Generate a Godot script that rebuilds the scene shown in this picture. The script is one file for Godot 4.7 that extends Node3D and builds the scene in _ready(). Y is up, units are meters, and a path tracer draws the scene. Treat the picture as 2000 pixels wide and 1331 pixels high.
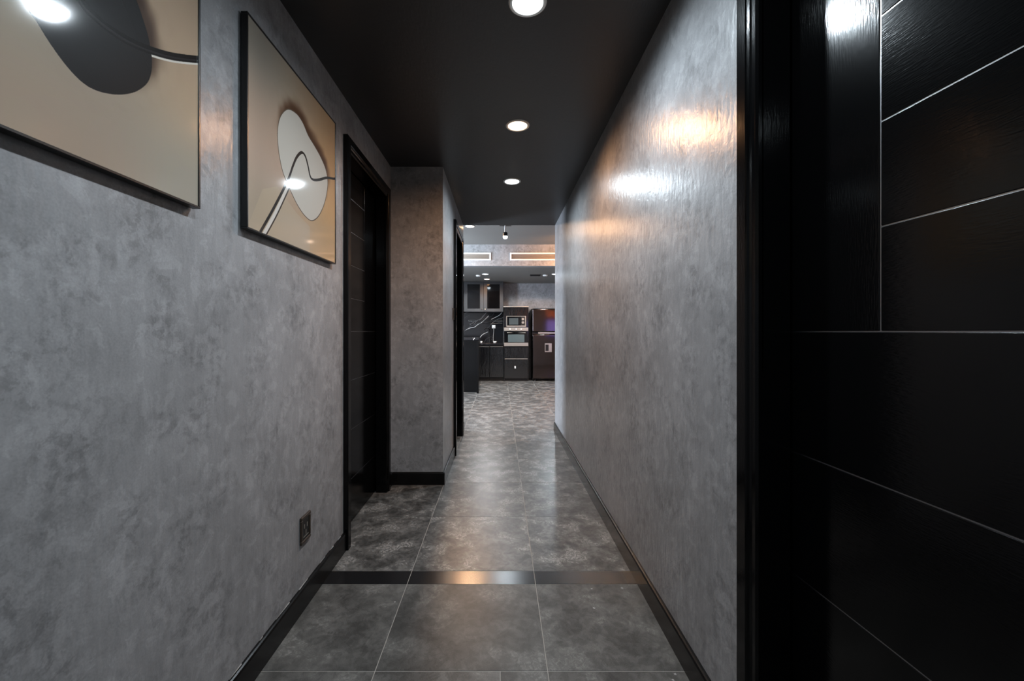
extends Node3D
# A dark corridor with plaster walls that opens on a living room and a black kitchen.
# The camera stands at x 0, z 0 and looks along -z. Distances along the corridor are called d (z = -d).

const EYE := 1.18          # height of the lens
const XL := -0.845         # left corridor wall
const XP := -0.4425        # face of the wall block that steps into the corridor
const XR := 0.655          # right corridor wall
const DB := 3.24           # front of that wall block
const DE := 5.02           # end of the corridor
const HC := 2.452          # corridor ceiling
const HR := 2.80           # living room ceiling
const HK := 2.40           # kitchen ceiling
const DK := 7.80           # front of the dropped kitchen ceiling
const DW := 10.62          # kitchen back wall
const RXL := -3.0          # living room side walls
const RXR := 4.2

var org := Vector3.ZERO
var M := {}
var used := {}

# ---------------------------------------------------------------- mesh helpers
func st_new() -> SurfaceTool:
	var st := SurfaceTool.new()
	st.begin(Mesh.PRIMITIVE_TRIANGLES)
	return st

func tri(st: SurfaceTool, a: Vector3, b: Vector3, c: Vector3, na: Vector3, nb: Vector3, nc: Vector3) -> void:
	var g := (b - a).cross(c - a)
	var p := [a, b, c]
	var n := [na, nb, nc]
	if g.dot(na + nb + nc) > 0.0:
		p = [a, c, b]
		n = [na, nc, nb]
	for i in 3:
		st.set_normal(n[i])
		st.add_vertex(p[i] - org)

func poly(st: SurfaceTool, pts: Array, n: Vector3) -> void:
	for i in range(1, pts.size() - 1):
		tri(st, pts[0], pts[i], pts[i + 1], n, n, n)

func box(st: SurfaceTool, a: Vector3, b: Vector3, e := 0.0, rounded := false) -> void:
	var lo := Vector3(minf(a.x, b.x), minf(a.y, b.y), minf(a.z, b.z))
	var hi := Vector3(maxf(a.x, b.x), maxf(a.y, b.y), maxf(a.z, b.z))
	var c := (lo + hi) / 2
	var h := (hi - lo) / 2
	e = minf(e, minf(h.x, minf(h.y, h.z)) * 0.9)
	for ax in 3:
		var u := (ax + 1) % 3
		var v := (ax + 2) % 3
		for s in [-1.0, 1.0]:
			var n := Vector3.ZERO
			n[ax] = s
			var q := []
			for k in [[-1, -1], [1, -1], [1, 1], [-1, 1]]:
				var p := Vector3.ZERO
				p[ax] = s * h[ax]
				p[u] = k[0] * (h[u] - e)
				p[v] = k[1] * (h[v] - e)
				q.append(c + p)
			poly(st, q, n)
	if e <= 0.0:
		return
	for ax in 3:
		var u := (ax + 1) % 3
		var v := (ax + 2) % 3
		for su in [-1.0, 1.0]:
			for sv in [-1.0, 1.0]:
				var q := []
				for k in [[-1.0, 0], [1.0, 0], [1.0, 1], [-1.0, 1]]:
					var p := Vector3.ZERO
					p[ax] = k[0] * (h[ax] - e)
					p[u] = su * (h[u] - (e if k[1] == 0 else 0.0))
					p[v] = sv * (h[v] - (0.0 if k[1] == 0 else e))
					q.append(c + p)
				var n := Vector3.ZERO
				n[u] = su
				n[v] = sv
				if rounded:
					var fu := Vector3.ZERO
					fu[u] = su
					var fv := Vector3.ZERO
					fv[v] = sv
					tri(st, q[0], q[1], q[2], fv, fv, fu)
					tri(st, q[0], q[2], q[3], fv, fu, fu)
				else:
					poly(st, q, n.normalized())
	for sx in [-1.0, 1.0]:
		for sy in [-1.0, 1.0]:
			for sz in [-1.0, 1.0]:
				var s := Vector3(sx, sy, sz)
				var f := s * h
				poly(st, [c + f - Vector3(0, sy, sz) * e, c + f - Vector3(sx, 0, sz) * e, c + f - Vector3(sx, sy, 0) * e], s.normalized())

# a straight sweep between two loops of the same number of points
func prism(st: SurfaceTool, la: Array, lb: Array) -> void:
	var t := []
	var n := la.size()
	for i in n:
		var j := (i + 1) % n
		t.append([la[i], la[j], lb[j]])
		t.append([la[i], lb[j], lb[i]])
	for i in range(1, n - 1):
		t.append([la[0], la[i + 1], la[i]])
		t.append([lb[0], lb[i], lb[i + 1]])
	var mid := Vector3.ZERO
	for p in la:
		mid += p
	mid /= n
	var vol := 0.0
	for f in t:
		vol += (f[0] - mid).dot((f[1] - mid).cross(f[2] - mid))
	for f in t:
		var g: Vector3 = (f[1] - f[0]).cross(f[2] - f[0])
		if g.length() < 1e-12:
			continue
		g = g.normalized() * (1.0 if vol > 0 else -1.0)
		tri(st, f[0], f[1], f[2], g, g, g)

# a turned shape: profile points are (radius, height along axis)
func lathe(st: SurfaceTool, at: Vector3, prof: Array, n := 40, axis := Vector3.UP) -> void:
	var u := axis.cross(Vector3.RIGHT if absf(axis.x) < 0.9 else Vector3.UP).normalized()
	var w := axis.cross(u)
	for i in prof.size() - 1:
		var p: Vector2 = prof[i]
		var q: Vector2 = prof[i + 1]
		var nn := Vector2(q.y - p.y, p.x - q.x).normalized()
		for k in n:
			var a0 := TAU * k / n
			var a1 := TAU * (k + 1) / n
			var r0 := u * cos(a0) + w * sin(a0)
			var r1 := u * cos(a1) + w * sin(a1)
			var n0 := r0 * nn.x + axis * nn.y
			var n1 := r1 * nn.x + axis * nn.y
			var a := at + r0 * p.x + axis * p.y
			var b := at + r1 * p.x + axis * p.y
			var c := at + r1 * q.x + axis * q.y
			var d := at + r0 * q.x + axis * q.y
			if p.x > 1e-6:
				tri(st, a, b, c, n0, n1, n1)
			if q.x > 1e-6:
				tri(st, a, c, d, n0, n1, n0)

func tube(st: SurfaceTool, pts: Array, r: float, n := 10) -> void:
	var rings := []
	var ref := Vector3(0.31, 0.9, 0.27).normalized()
	for i in pts.size():
		var t: Vector3 = (pts[mini(i + 1, pts.size() - 1)] - pts[maxi(i - 1, 0)]).normalized()
		if absf(t.dot(ref)) > 0.97:
			ref = Vector3.RIGHT
		var u := t.cross(ref).normalized()
		var w := t.cross(u)
		ref = -u.cross(t)
		var ring := []
		for k in n:
			ring.append(u * cos(TAU * k / n) + w * sin(TAU * k / n))
		rings.append(ring)
	for i in pts.size() - 1:
		for k in n:
			var j := (k + 1) % n
			var a: Vector3 = rings[i][k]
			var b: Vector3 = rings[i][j]
			var c: Vector3 = rings[i + 1][j]
			var d: Vector3 = rings[i + 1][k]
			tri(st, pts[i] + a * r, pts[i] + b * r, pts[i + 1] + c * r, a, b, c)
			tri(st, pts[i] + a * r, pts[i + 1] + c * r, pts[i + 1] + d * r, a, c, d)
	for e in [0, pts.size() - 1]:
		var q := []
		for k in n:
			q.append(pts[e] + rings[e][k] * r)
		var t: Vector3 = (pts[1] - pts[0]) if e == 0 else (pts[e - 1] - pts[e])
		poly(st, q, -t.normalized())

func smooth_path(pts: Array, per := 8, closed := false) -> Array:
	var out := []
	var n := pts.size()
	for i in (n if closed else n - 1):
		var a = pts[(i - 1 + n) % n] if closed else pts[maxi(i - 1, 0)]
		var b = pts[i]
		var c = pts[(i + 1) % n]
		var d = pts[(i + 2) % n] if closed else pts[mini(i + 2, n - 1)]
		for k in per:
			out.append(b.cubic_interpolate(c, a, d, float(k) / per))
	if not closed:
		out.append(pts[n - 1])
	return out

# ---------------------------------------------------------------- node helpers
func numbered(called: String) -> String:
	used[called] = used.get(called, -1) + 1
	return called if used[called] == 0 else "%s_%03d" % [called, used[called]]

func obj(called: String, st: SurfaceTool, m: Material, parent: Node3D = null) -> MeshInstance3D:
	var o := MeshInstance3D.new()
	o.mesh = st.commit()
	o.material_override = m
	o.cast_shadow = GeometryInstance3D.SHADOW_CASTING_SETTING_ON
	if parent:
		o.name = called
		parent.add_child(o, true)
	else:
		o.name = numbered(called)
		add_child(o)
		o.position = org
	return o

func thing(called: String, label: String, category: String, at: Vector3, group := "") -> Node3D:
	var o := Node3D.new()
	o.name = numbered(called)
	add_child(o)
	o.position = at
	org = at
	tag(o, label, category, group)
	return o

func tag(o: Node3D, label: String, category: String, group := "") -> Node3D:
	o.set_meta("label", label)
	o.set_meta("category", category)
	if group:
		o.set_meta("group", group)
	return o

func struct(called: String, st: SurfaceTool, m: Material, label := "", category := "") -> MeshInstance3D:
	var o := obj(called, st, m)
	o.set_meta("kind", "structure")
	if label:
		tag(o, label, category)
	return o

func part_box(called: String, parent: Node3D, m: Material, a: Vector3, b: Vector3, e := 0.0, rounded := false) -> MeshInstance3D:
	var st := st_new()
	box(st, a, b, e, rounded)
	return obj(called, st, m, parent)

# a point given by x, height and distance along the corridor
func P(x: float, y: float, d: float) -> Vector3:
	return Vector3(x, y, -d)

# ---------------------------------------------------------------- textures
func noise_bytes(size: int, freq: float, sd: int, oct := 4, ridged := false, warp := 0.0, warp_freq := 0.01) -> PackedByteArray:
	var f := FastNoiseLite.new()
	f.seed = sd
	f.noise_type = FastNoiseLite.TYPE_SIMPLEX_SMOOTH
	f.frequency = freq
	f.fractal_type = FastNoiseLite.FRACTAL_RIDGED if ridged else FastNoiseLite.FRACTAL_FBM
	f.fractal_octaves = oct
	f.fractal_gain = 0.55
	if warp > 0.0:
		f.domain_warp_enabled = true
		f.domain_warp_amplitude = warp
		f.domain_warp_frequency = warp_freq
		f.domain_warp_fractal_octaves = 3
	var im := f.get_seamless_image(size, size, false, false, 0.12, true)
	im.convert(Image.FORMAT_L8)
	return im.get_data()

func sm(a: float, b: float, x: float) -> float:
	var t := clampf((x - a) / (b - a), 0.0, 1.0)
	return t * t * (3.0 - 2.0 * t)

func grey_texture(size: int, v: PackedByteArray) -> ImageTexture:
	return ImageTexture.create_from_image(Image.create_from_data(size, size, false, Image.FORMAT_L8, v))

func lut(lo: float, hi: float, a: float, b: float) -> PackedFloat32Array:
	var t := PackedFloat32Array()
	t.resize(256)
	for i in 256:
		t[i] = lerpf(lo, hi, sm(a, b, i / 255.0))
	return t

# noise drawn out along one direction, for trowel strokes
func streak_bytes(size: int, across: float, long: int, sd: int, upright: bool) -> PackedByteArray:
	var f := FastNoiseLite.new()
	f.seed = sd
	f.noise_type = FastNoiseLite.TYPE_SIMPLEX_SMOOTH
	f.frequency = across
	f.fractal_octaves = 4
	var im := f.get_seamless_image(size if upright else size / long, size / long if upright else size, false, false, 0.12, true)
	im.convert(Image.FORMAT_L8)
	im.resize(size, size, Image.INTERPOLATE_CUBIC)
	return im.get_data()

func plaster_texture() -> ImageTexture:
	var s := 1400
	var cloud := noise_bytes(s, 0.004, 11, 4, false, 40.0, 0.004)
	var patch := noise_bytes(s, 0.02, 12, 7, false, 60.0, 0.014)
	var mask := noise_bytes(s, 0.007, 13, 4, false, 40.0, 0.006)
	var chips := noise_bytes(s, 0.05, 14, 6, false, 30.0, 0.03)
	var stroke_a := streak_bytes(s, 0.05, 5, 16, true)
	var grain := noise_bytes(s, 0.25, 15, 2)
	var scratch := noise_bytes(s, 0.02, 17, 4, true, 50.0, 0.012)
	var t_scratch := lut(0, -16, 0.93, 0.99)
	var t_cloud := lut(-10, 10, 0.15, 0.85)
	var t_patch := lut(6, -16, 0.38, 0.66)
	var t_mask := lut(0.15, 1.0, 0.35, 0.7)
	var t_chip := lut(6, -17, 0.42, 0.66)
	var t_pale := lut(0, 18, 0.62, 0.68)
	var t_str := lut(-4, 4, 0.2, 0.8)
	var t_grain := lut(-7, 7, 0.05, 0.95)
	var out := PackedByteArray()
	out.resize(s * s)
	for i in s * s:
		var p := patch[i]
		var c := chips[i]
		var k := t_mask[mask[i]]
		out[i] = clampi(int(222.0 + t_cloud[cloud[i]] + (t_patch[p] + t_chip[c]) * k + t_pale[255 - p] * (1.0 - k) + t_str[stroke_a[i]] + t_scratch[scratch[i]] * k + t_grain[grain[i]]), 0, 255)
	return grey_texture(s, out)

func plaster_relief() -> ImageTexture:
	var s := 1400
	var a := streak_bytes(s, 0.07, 4, 21, true)
	var b := noise_bytes(s, 0.03, 22, 5, false, 35.0, 0.02)
	var out := PackedByteArray()
	out.resize(s * s)
	for i in s * s:
		out[i] = (a[i] * 2 + b[i] * 2) >> 2
	return grey_texture(s, out)

func slate_texture(flecks: float, sd: int) -> ImageTexture:
	var s := 1200
	var cloud := noise_bytes(s, 0.0045, sd, 6, false, 70.0, 0.006)
	var blot := noise_bytes(s, 0.008, sd + 1, 8, false, 110.0, 0.008)
	var vein := noise_bytes(s, 0.012, sd + 2, 5, true, 60.0, 0.008)
	var fine := noise_bytes(s, 0.08, sd + 3, 6, false, 30.0, 0.035)
	var grain := noise_bytes(s, 0.3, sd + 4, 2)
	var mid := noise_bytes(s, 0.03, sd + 5, 7, false, 45.0, 0.02)
	var t_mid := lut(17.0 * (0.5 + flecks * 0.5), -17.0 * (0.5 + flecks * 0.5), 0.35, 0.65)
	var t_cloud := lut(-20, 20, 0.15, 0.85)
	var t_blot := lut(18, -34 if flecks > 0.5 else -12, 0.30, 0.72)
	var t_vein := lut(0, 26.0 * flecks, 0.82, 0.98)
	var t_gate := lut(0, 1, 0.46, 0.62)
	var t_fine := lut(-26.0 * flecks, 135.0 * flecks, 0.48, 0.66)
	var t_grain := lut(-12, 12, 0.05, 0.95)
	var out := PackedByteArray()
	out.resize(s * s)
	for i in s * s:
		var c := cloud[i]
		out[i] = clampi(int(164.0 + t_cloud[c] + t_blot[blot[i]] + t_mid[mid[i]] + t_vein[vein[i]] + t_gate[c] * t_gate[255 - blot[i]] * t_fine[fine[i]] + t_grain[grain[i]]), 0, 255)
	return grey_texture(s, out)

func marble_texture() -> ImageTexture:
	var im := Image.create(1024, 1024, false, Image.FORMAT_RGBA8)
	im.fill(Color8(22, 22, 24))
	var rng := RandomNumberGenerator.new()
	rng.seed = 77
	for k in 9:
		# a vein wanders up to the right; it is drawn three times so that the pattern repeats without a seam
		var p := Vector2(rng.randf(), rng.randf())
		var pts := [p]
		var steps := rng.randi_range(5, 9)
		for n in steps:
			p += Vector2(rng.randf_range(0.04, 0.12), rng.randf_range(-0.085, -0.02))
			pts.append(p)
		var line := smooth_path(pts, 6)
		var width: float = [0.007, 0.0035, 0.003][k % 3]
		var tone: Color = [Color8(205, 203, 200), Color8(150, 150, 150), Color8(96, 97, 100)][k % 3]
		for dx in [-1.0, 0.0]:
			for dy in [0.0, 1.0]:
				stroke(im, line, width, tone, Vector2(dx, dy))
	im.resize(512, 512, Image.INTERPOLATE_LANCZOS)
	return ImageTexture.create_from_image(im)

func grain_relief() -> ImageTexture:
	var f := FastNoiseLite.new()
	f.seed = 31
	f.noise_type = FastNoiseLite.TYPE_SIMPLEX_SMOOTH
	f.frequency = 0.03
	f.fractal_octaves = 4
	var im := f.get_seamless_image(512, 512, false, false, 0.1, true)
	im.convert(Image.FORMAT_L8)
	return ImageTexture.create_from_image(im)

# the two prints: flat colour fields, a blob and a few cords, drawn large and scaled down
func fill_shape(im: Image, pts: Array, c: Color) -> void:
	var n := im.get_width()
	for y in n:
		var xs := []
		var fy := (y + 0.5) / n
		for i in pts.size():
			var a: Vector2 = pts[i]
			var b: Vector2 = pts[(i + 1) % pts.size()]
			if (a.y <= fy) != (b.y <= fy):
				xs.append(a.x + (fy - a.y) / (b.y - a.y) * (b.x - a.x))
		xs.sort()
		for k in range(0, xs.size() - 1, 2):
			var x0 := int(clampf(xs[k], 0, 1) * n)
			var x1 := int(clampf(xs[k + 1], 0, 1) * n)
			im.fill_rect(Rect2i(x0, y, x1 - x0, 1), c)

func stroke(im: Image, pts: Array, width: float, c: Color, off := Vector2.ZERO) -> void:
	var n := im.get_width()
	for i in pts.size() - 1:
		var steps := int(pts[i].distance_to(pts[i + 1]) * n) + 1
		for k in steps:
			var p: Vector2 = pts[i].lerp(pts[i + 1], float(k) / steps) + off
			var w := int(maxf(1.0, width * n))
			im.fill_rect(Rect2i(int(p.x * n - w * 0.5), int(p.y * n - w * 0.5), w, w), c)

func print_ground(rows: Array) -> Image:
	var im := Image.create(4, 4, false, Image.FORMAT_RGBA8)
	for y in 4:
		for x in 4:
			im.set_pixel(x, y, rows[y][x])
	im.resize(1024, 1024, Image.INTERPOLATE_CUBIC)
	return im

func halo(im: Image, pts: Array, c: Color, soft: int, off: Vector2) -> void:
	var moved := []
	for p in pts:
		moved.append(p + off)
	var h := Image.create(256, 256, false, Image.FORMAT_RGBA8)
	h.fill(Color(c.r, c.g, c.b, 0))
	fill_shape(h, moved, c)
	h.resize(soft, soft, Image.INTERPOLATE_LANCZOS)
	h.resize(1024, 1024, Image.INTERPOLATE_CUBIC)
	im.blend_rect(h, Rect2i(0, 0, 1024, 1024), Vector2i.ZERO)

func v2(flat: Array) -> Array:
	var out := []
	for i in range(0, flat.size(), 2):
		out.append(Vector2(flat[i], flat[i + 1]))
	return out

func white_blob_print() -> ImageTexture:
	var g := func(r, gg, b): return Color8(r, gg, b)
	var im := print_ground([
		[g.call(152, 143, 130), g.call(168, 152, 132), g.call(178, 152, 124), g.call(186, 154, 118)],
		[g.call(176, 156, 138), g.call(180, 156, 134), g.call(180, 150, 118), g.call(194, 156, 112)],
		[g.call(186, 164, 146), g.call(192, 166, 144), g.call(188, 158, 124), g.call(204, 168, 122)],
		[g.call(176, 160, 140), g.call(182, 162, 138), g.call(192, 168, 138), g.call(188, 162, 126)]])
	var blob := smooth_path(v2([.364, .246, .459, .223, .532, .238, .597, .28, .679, .305, .767, .338, .845, .388, .877, .459, .861, .549, .813, .648, .737, .739,
		.646, .794, .558, .79, .471, .755, .402, .707, .354, .667, .305, .618, .271, .544, .255, .464, .261, .385, .295, .312]), 6, true)
	halo(im, blob, Color8(84, 58, 42, 235), 22, Vector2(0.015, -0.055))
	fill_shape(im, smooth_path(v2([.0, 1.0, .12, .78, .25, .72, .45, .80, .62, .84, .62, 1.0]), 1, true), Color8(190, 172, 148, 255))
	fill_shape(im, blob, Color8(206, 202, 192))
	stroke(im, blob + [blob[0]], 0.005, Color8(96, 84, 72))
	var cord := smooth_path(v2([.101, 1.0, .22, .844, .358, .648, .413, .546, .459, .473, .515, .422, .558, .424, .592, .465, .624, .522, .665, .528, .752, .495, .861, .441, .976, .404, 1.01, .39]), 8)
	var low := smooth_path(v2([.115, 1.0, .228, .850, .358, .655]), 8)
	stroke(im, low, 0.010, Color8(58, 48, 42), Vector2(0.026, 0.012))
	stroke(im, low, 0.016, Color8(226, 220, 212), Vector2(0.014, 0.006))
	stroke(im, cord, 0.013, Color8(38, 34, 32))
	im.resize(640, 640, Image.INTERPOLATE_LANCZOS)
	return ImageTexture.create_from_image(im)

func black_blob_print() -> ImageTexture:
	var g := func(r, gg, b): return Color8(r, gg, b)
	var im := print_ground([
		[g.call(150, 142, 130), g.call(160, 150, 134), g.call(176, 156, 134), g.call(184, 160, 136)],
		[g.call(152, 146, 132), g.call(158, 148, 132), g.call(178, 154, 130), g.call(188, 162, 136)],
		[g.call(160, 150, 136), g.call(160, 150, 132), g.call(168, 152, 132), g.call(188, 164, 138)],
		[g.call(168, 152, 134), g.call(176, 156, 136), g.call(174, 156, 138), g.call(172, 162, 146)]])
	var blob := smooth_path(v2([.424, .67, .45, .698, .48, .731, .52, .764, .563, .784, .609, .782, .67, .756, .726, .715, .768, .665, .787, .62, .792, .572, .786, .532,
		.775, .491, .756, .451, .735, .414, .67, .32, .57, .24, .46, .22, .37, .29, .34, .40, .365, .54]), 6, true)
	halo(im, blob, Color8(70, 52, 42, 225), 26, Vector2(0.03, -0.05))
	var cord := smooth_path(v2([-.01, .15, .2, .22, .4, .40, .5, .50, .565, .554, .59, .562, .634, .566, .697, .559, .775, .535, .876, .49, .99, .424, 1.01, .41]), 8)
	stroke(im, cord, 0.006, Color8(232, 224, 212), Vector2(0.0, 0.024))
	fill_shape(im, blob, Color8(28, 27, 28))
	stroke(im, cord, 0.009, Color8(38, 36, 37), Vector2(0.0, 0.009))
	stroke(im, cord, 0.005, Color8(10, 9, 9), Vector2(0.0, 0.017))
	stroke(im, cord, 0.010, Color8(8, 7, 7))
	im.resize(640, 640, Image.INTERPOLATE_LANCZOS)
	return ImageTexture.create_from_image(im)

# ---------------------------------------------------------------- materials
func mat(c: Color, rough: float, metal := 0.0) -> StandardMaterial3D:
	var m := StandardMaterial3D.new()
	m.albedo_color = c
	m.roughness = rough
	m.metallic = metal
	return m

func tiled(m: StandardMaterial3D, tex: Texture2D, per: Vector3, world := true) -> StandardMaterial3D:
	m.albedo_texture = tex
	m.uv1_triplanar = true
	m.uv1_world_triplanar = world
	m.uv1_scale = per
	return m

func relief(m: StandardMaterial3D, tex: Texture2D, cm: float) -> StandardMaterial3D:
	m.heightmap_enabled = true
	m.heightmap_texture = tex
	m.heightmap_scale = cm
	return m

func glow(c: Color, energy: float) -> StandardMaterial3D:
	var m := mat(Color(0.85, 0.85, 0.85), 0.5)
	m.emission_enabled = true
	m.emission = c
	m.emission_energy_multiplier = energy
	return m

func make_materials() -> void:
	var pl := plaster_texture()
	var plr := plaster_relief()
	M.plaster = relief(tiled(mat(Color(0.62, 0.62, 0.627), 0.29), pl, Vector3.ONE / 2.4), plr, 0.14)
	M.plaster.metallic_specular = 0.35
	M.ceiling = relief(mat(Color(0.165, 0.165, 0.17), 0.40), plr, 0.05)
	M.ceiling.uv1_triplanar = true
	M.ceiling.uv1_world_triplanar = true
	M.ceiling.uv1_scale = Vector3.ONE / 1.5
	M.room_ceiling = mat(Color(0.42, 0.41, 0.395), 0.6)
	M.grout = mat(Color(0.56, 0.55, 0.53), 0.8)
	var sl := slate_texture(1.0, 41)
	var sm_ := slate_texture(0.25, 51)
	M.slate = []
	M.concrete = []
	for k in 5:
		var t: float = [0.0, 0.03, -0.03, 0.015, -0.015][k]
		var a := tiled(mat(Color(0.52 + t, 0.52 + t, 0.51 + t), 0.34), sl, Vector3.ONE / 1.5, false)
		a.uv1_offset = Vector3(0.37 * k, 0, 0.61 * k)
		a.metallic_specular = 0.36
		M.slate.append(relief(a, sl, 0.05))
		var b := tiled(mat(Color(0.47 + t, 0.47 + t, 0.46 + t), 0.37), sm_, Vector3.ONE / 1.5, false)
		b.uv1_offset = Vector3(0.29 * k, 0, 0.47 * k)
		b.metallic_specular = 0.34
		M.concrete.append(b)
	M.polished = mat(Color(0.09, 0.09, 0.095), 0.22)
	M.polished.metallic_specular = 0.4
	var gr := grain_relief()
	M.lacquer = mat(Color(0.025, 0.025, 0.027), 0.17)
	M.lacquer_across = relief(mat(Color(0.025, 0.025, 0.027), 0.13), gr, 0.012)
	M.lacquer_across.uv1_triplanar = true
	M.lacquer_across.uv1_scale = Vector3(2, 14, 2)
	M.lacquer_up = relief(mat(Color(0.025, 0.025, 0.027), 0.13), gr, 0.010)
	M.lacquer_up.uv1_triplanar = true
	M.lacquer_up.uv1_scale = Vector3(12, 1.5, 12)
	for m in [M.lacquer, M.lacquer_across, M.lacquer_up]:
		m.metallic_specular = 0.36
	M.skirting = mat(Color(0.06, 0.058, 0.057), 0.24)
	M.skirting.metallic_specular = 0.34
	M.frame = mat(Color(0.05, 0.05, 0.05), 0.3)
	M.white_metal = mat(Color(0.86, 0.85, 0.83), 0.4)
	M.steel = mat(Color(0.72, 0.70, 0.67), 0.3, 0.85)
	M.chrome = mat(Color(0.86, 0.86, 0.86), 0.12, 1.0)
	M.cabinet_gloss = relief(mat(Color(0.04, 0.04, 0.045), 0.08), gr, 0.2)
	M.cabinet_gloss.uv1_triplanar = true
	M.cabinet_gloss.uv1_world_triplanar = true
	M.cabinet_gloss.uv1_scale = Vector3(2.2, 0.25, 2.2)
	M.cabinet_gloss.metallic_specular = 0.7
	M.cabinet_matte = mat(Color(0.14, 0.14, 0.145), 0.45)
	M.dark_glass = mat(Color(0.03, 0.03, 0.035), 0.06)
	M.fridge = mat(Color(0.33, 0.30, 0.295), 0.09, 1.0)
	M.inlay = mat(Color(0.66, 0.66, 0.67), 0.32, 1.0)
	M.black = mat(Color(0.04, 0.04, 0.04), 0.35)
	M.bronze = mat(Color(0.30, 0.26, 0.23), 0.35, 0.6)
	M.slat = mat(Color(0.50, 0.46, 0.42), 0.5)
	M.fleck = mat(Color(0.55, 0.55, 0.55), 0.7)
	M.white = mat(Color(0.85, 0.85, 0.84), 0.45)
	M.marble = tiled(mat(Color(1, 1, 1), 0.1), marble_texture(), Vector3.ONE / 1.1)
	M.print_white = mat(Color(0.82, 0.82, 0.82), 0.45)
	M.print_white.albedo_texture = white_blob_print()
	M.print_black = mat(Color(0.86, 0.86, 0.86), 0.45)
	M.print_black.albedo_texture = black_blob_print()
	for m in [M.print_white, M.print_black]:
		m.metallic_specular = 0.15
		m.clearcoat_enabled = true
		m.clearcoat = 0.8
		m.clearcoat_roughness = 0.06

# ---------------------------------------------------------------- lamps
const COOL := Color(0.90, 0.96, 1.0)
const WARM := Color(1.0, 0.74, 0.52)

func lamp_light(parent: Node3D, at: Vector3, c: Color, energy: float, angle := 86.0, towards := Vector3.DOWN) -> void:
	var l := SpotLight3D.new()
	l.name = "lamp_light"
	l.light_color = c
	l.light_energy = energy
	l.light_size = 0.045
	l.spot_range = 20.0
	l.spot_attenuation = 2.0
	l.spot_angle = angle
	l.spot_angle_attenuation = 0.8
	l.shadow_enabled = true
	parent.add_child(l)
	l.position = at
	if towards == Vector3.DOWN:
		l.rotation = Vector3(-PI / 2, 0, 0)
	else:
		l.basis = Basis.looking_at(towards, Vector3.UP)

func downlight(label: String, x: float, d: float, h: float, c: Color, energy: float, seen: float, group := "") -> void:
	var t := thing("recessed_downlight", label, "downlight", P(x, h, d), group)
	var ring := st_new()
	lathe(ring, org, [Vector2(0.074, 0.0), Vector2(0.073, -0.004), Vector2(0.068, -0.007), Vector2(0.060, -0.006), Vector2(0.0585, -0.002), Vector2(0.0585, 0.0)])
	obj("trim_ring", ring, M.white_metal, t)
	var lens := st_new()
	lathe(lens, org, [Vector2(0.0585, -0.001), Vector2(0.0575, -0.004), Vector2(0.045, -0.0085), Vector2(0.022, -0.011), Vector2(0.0, -0.012)], 40)
	obj("lens", lens, glow(c.lerp(Color.WHITE, 0.35), seen * 2.5), t)
	lamp_light(t, Vector3(0, -0.006, 0), c, energy)

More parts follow.
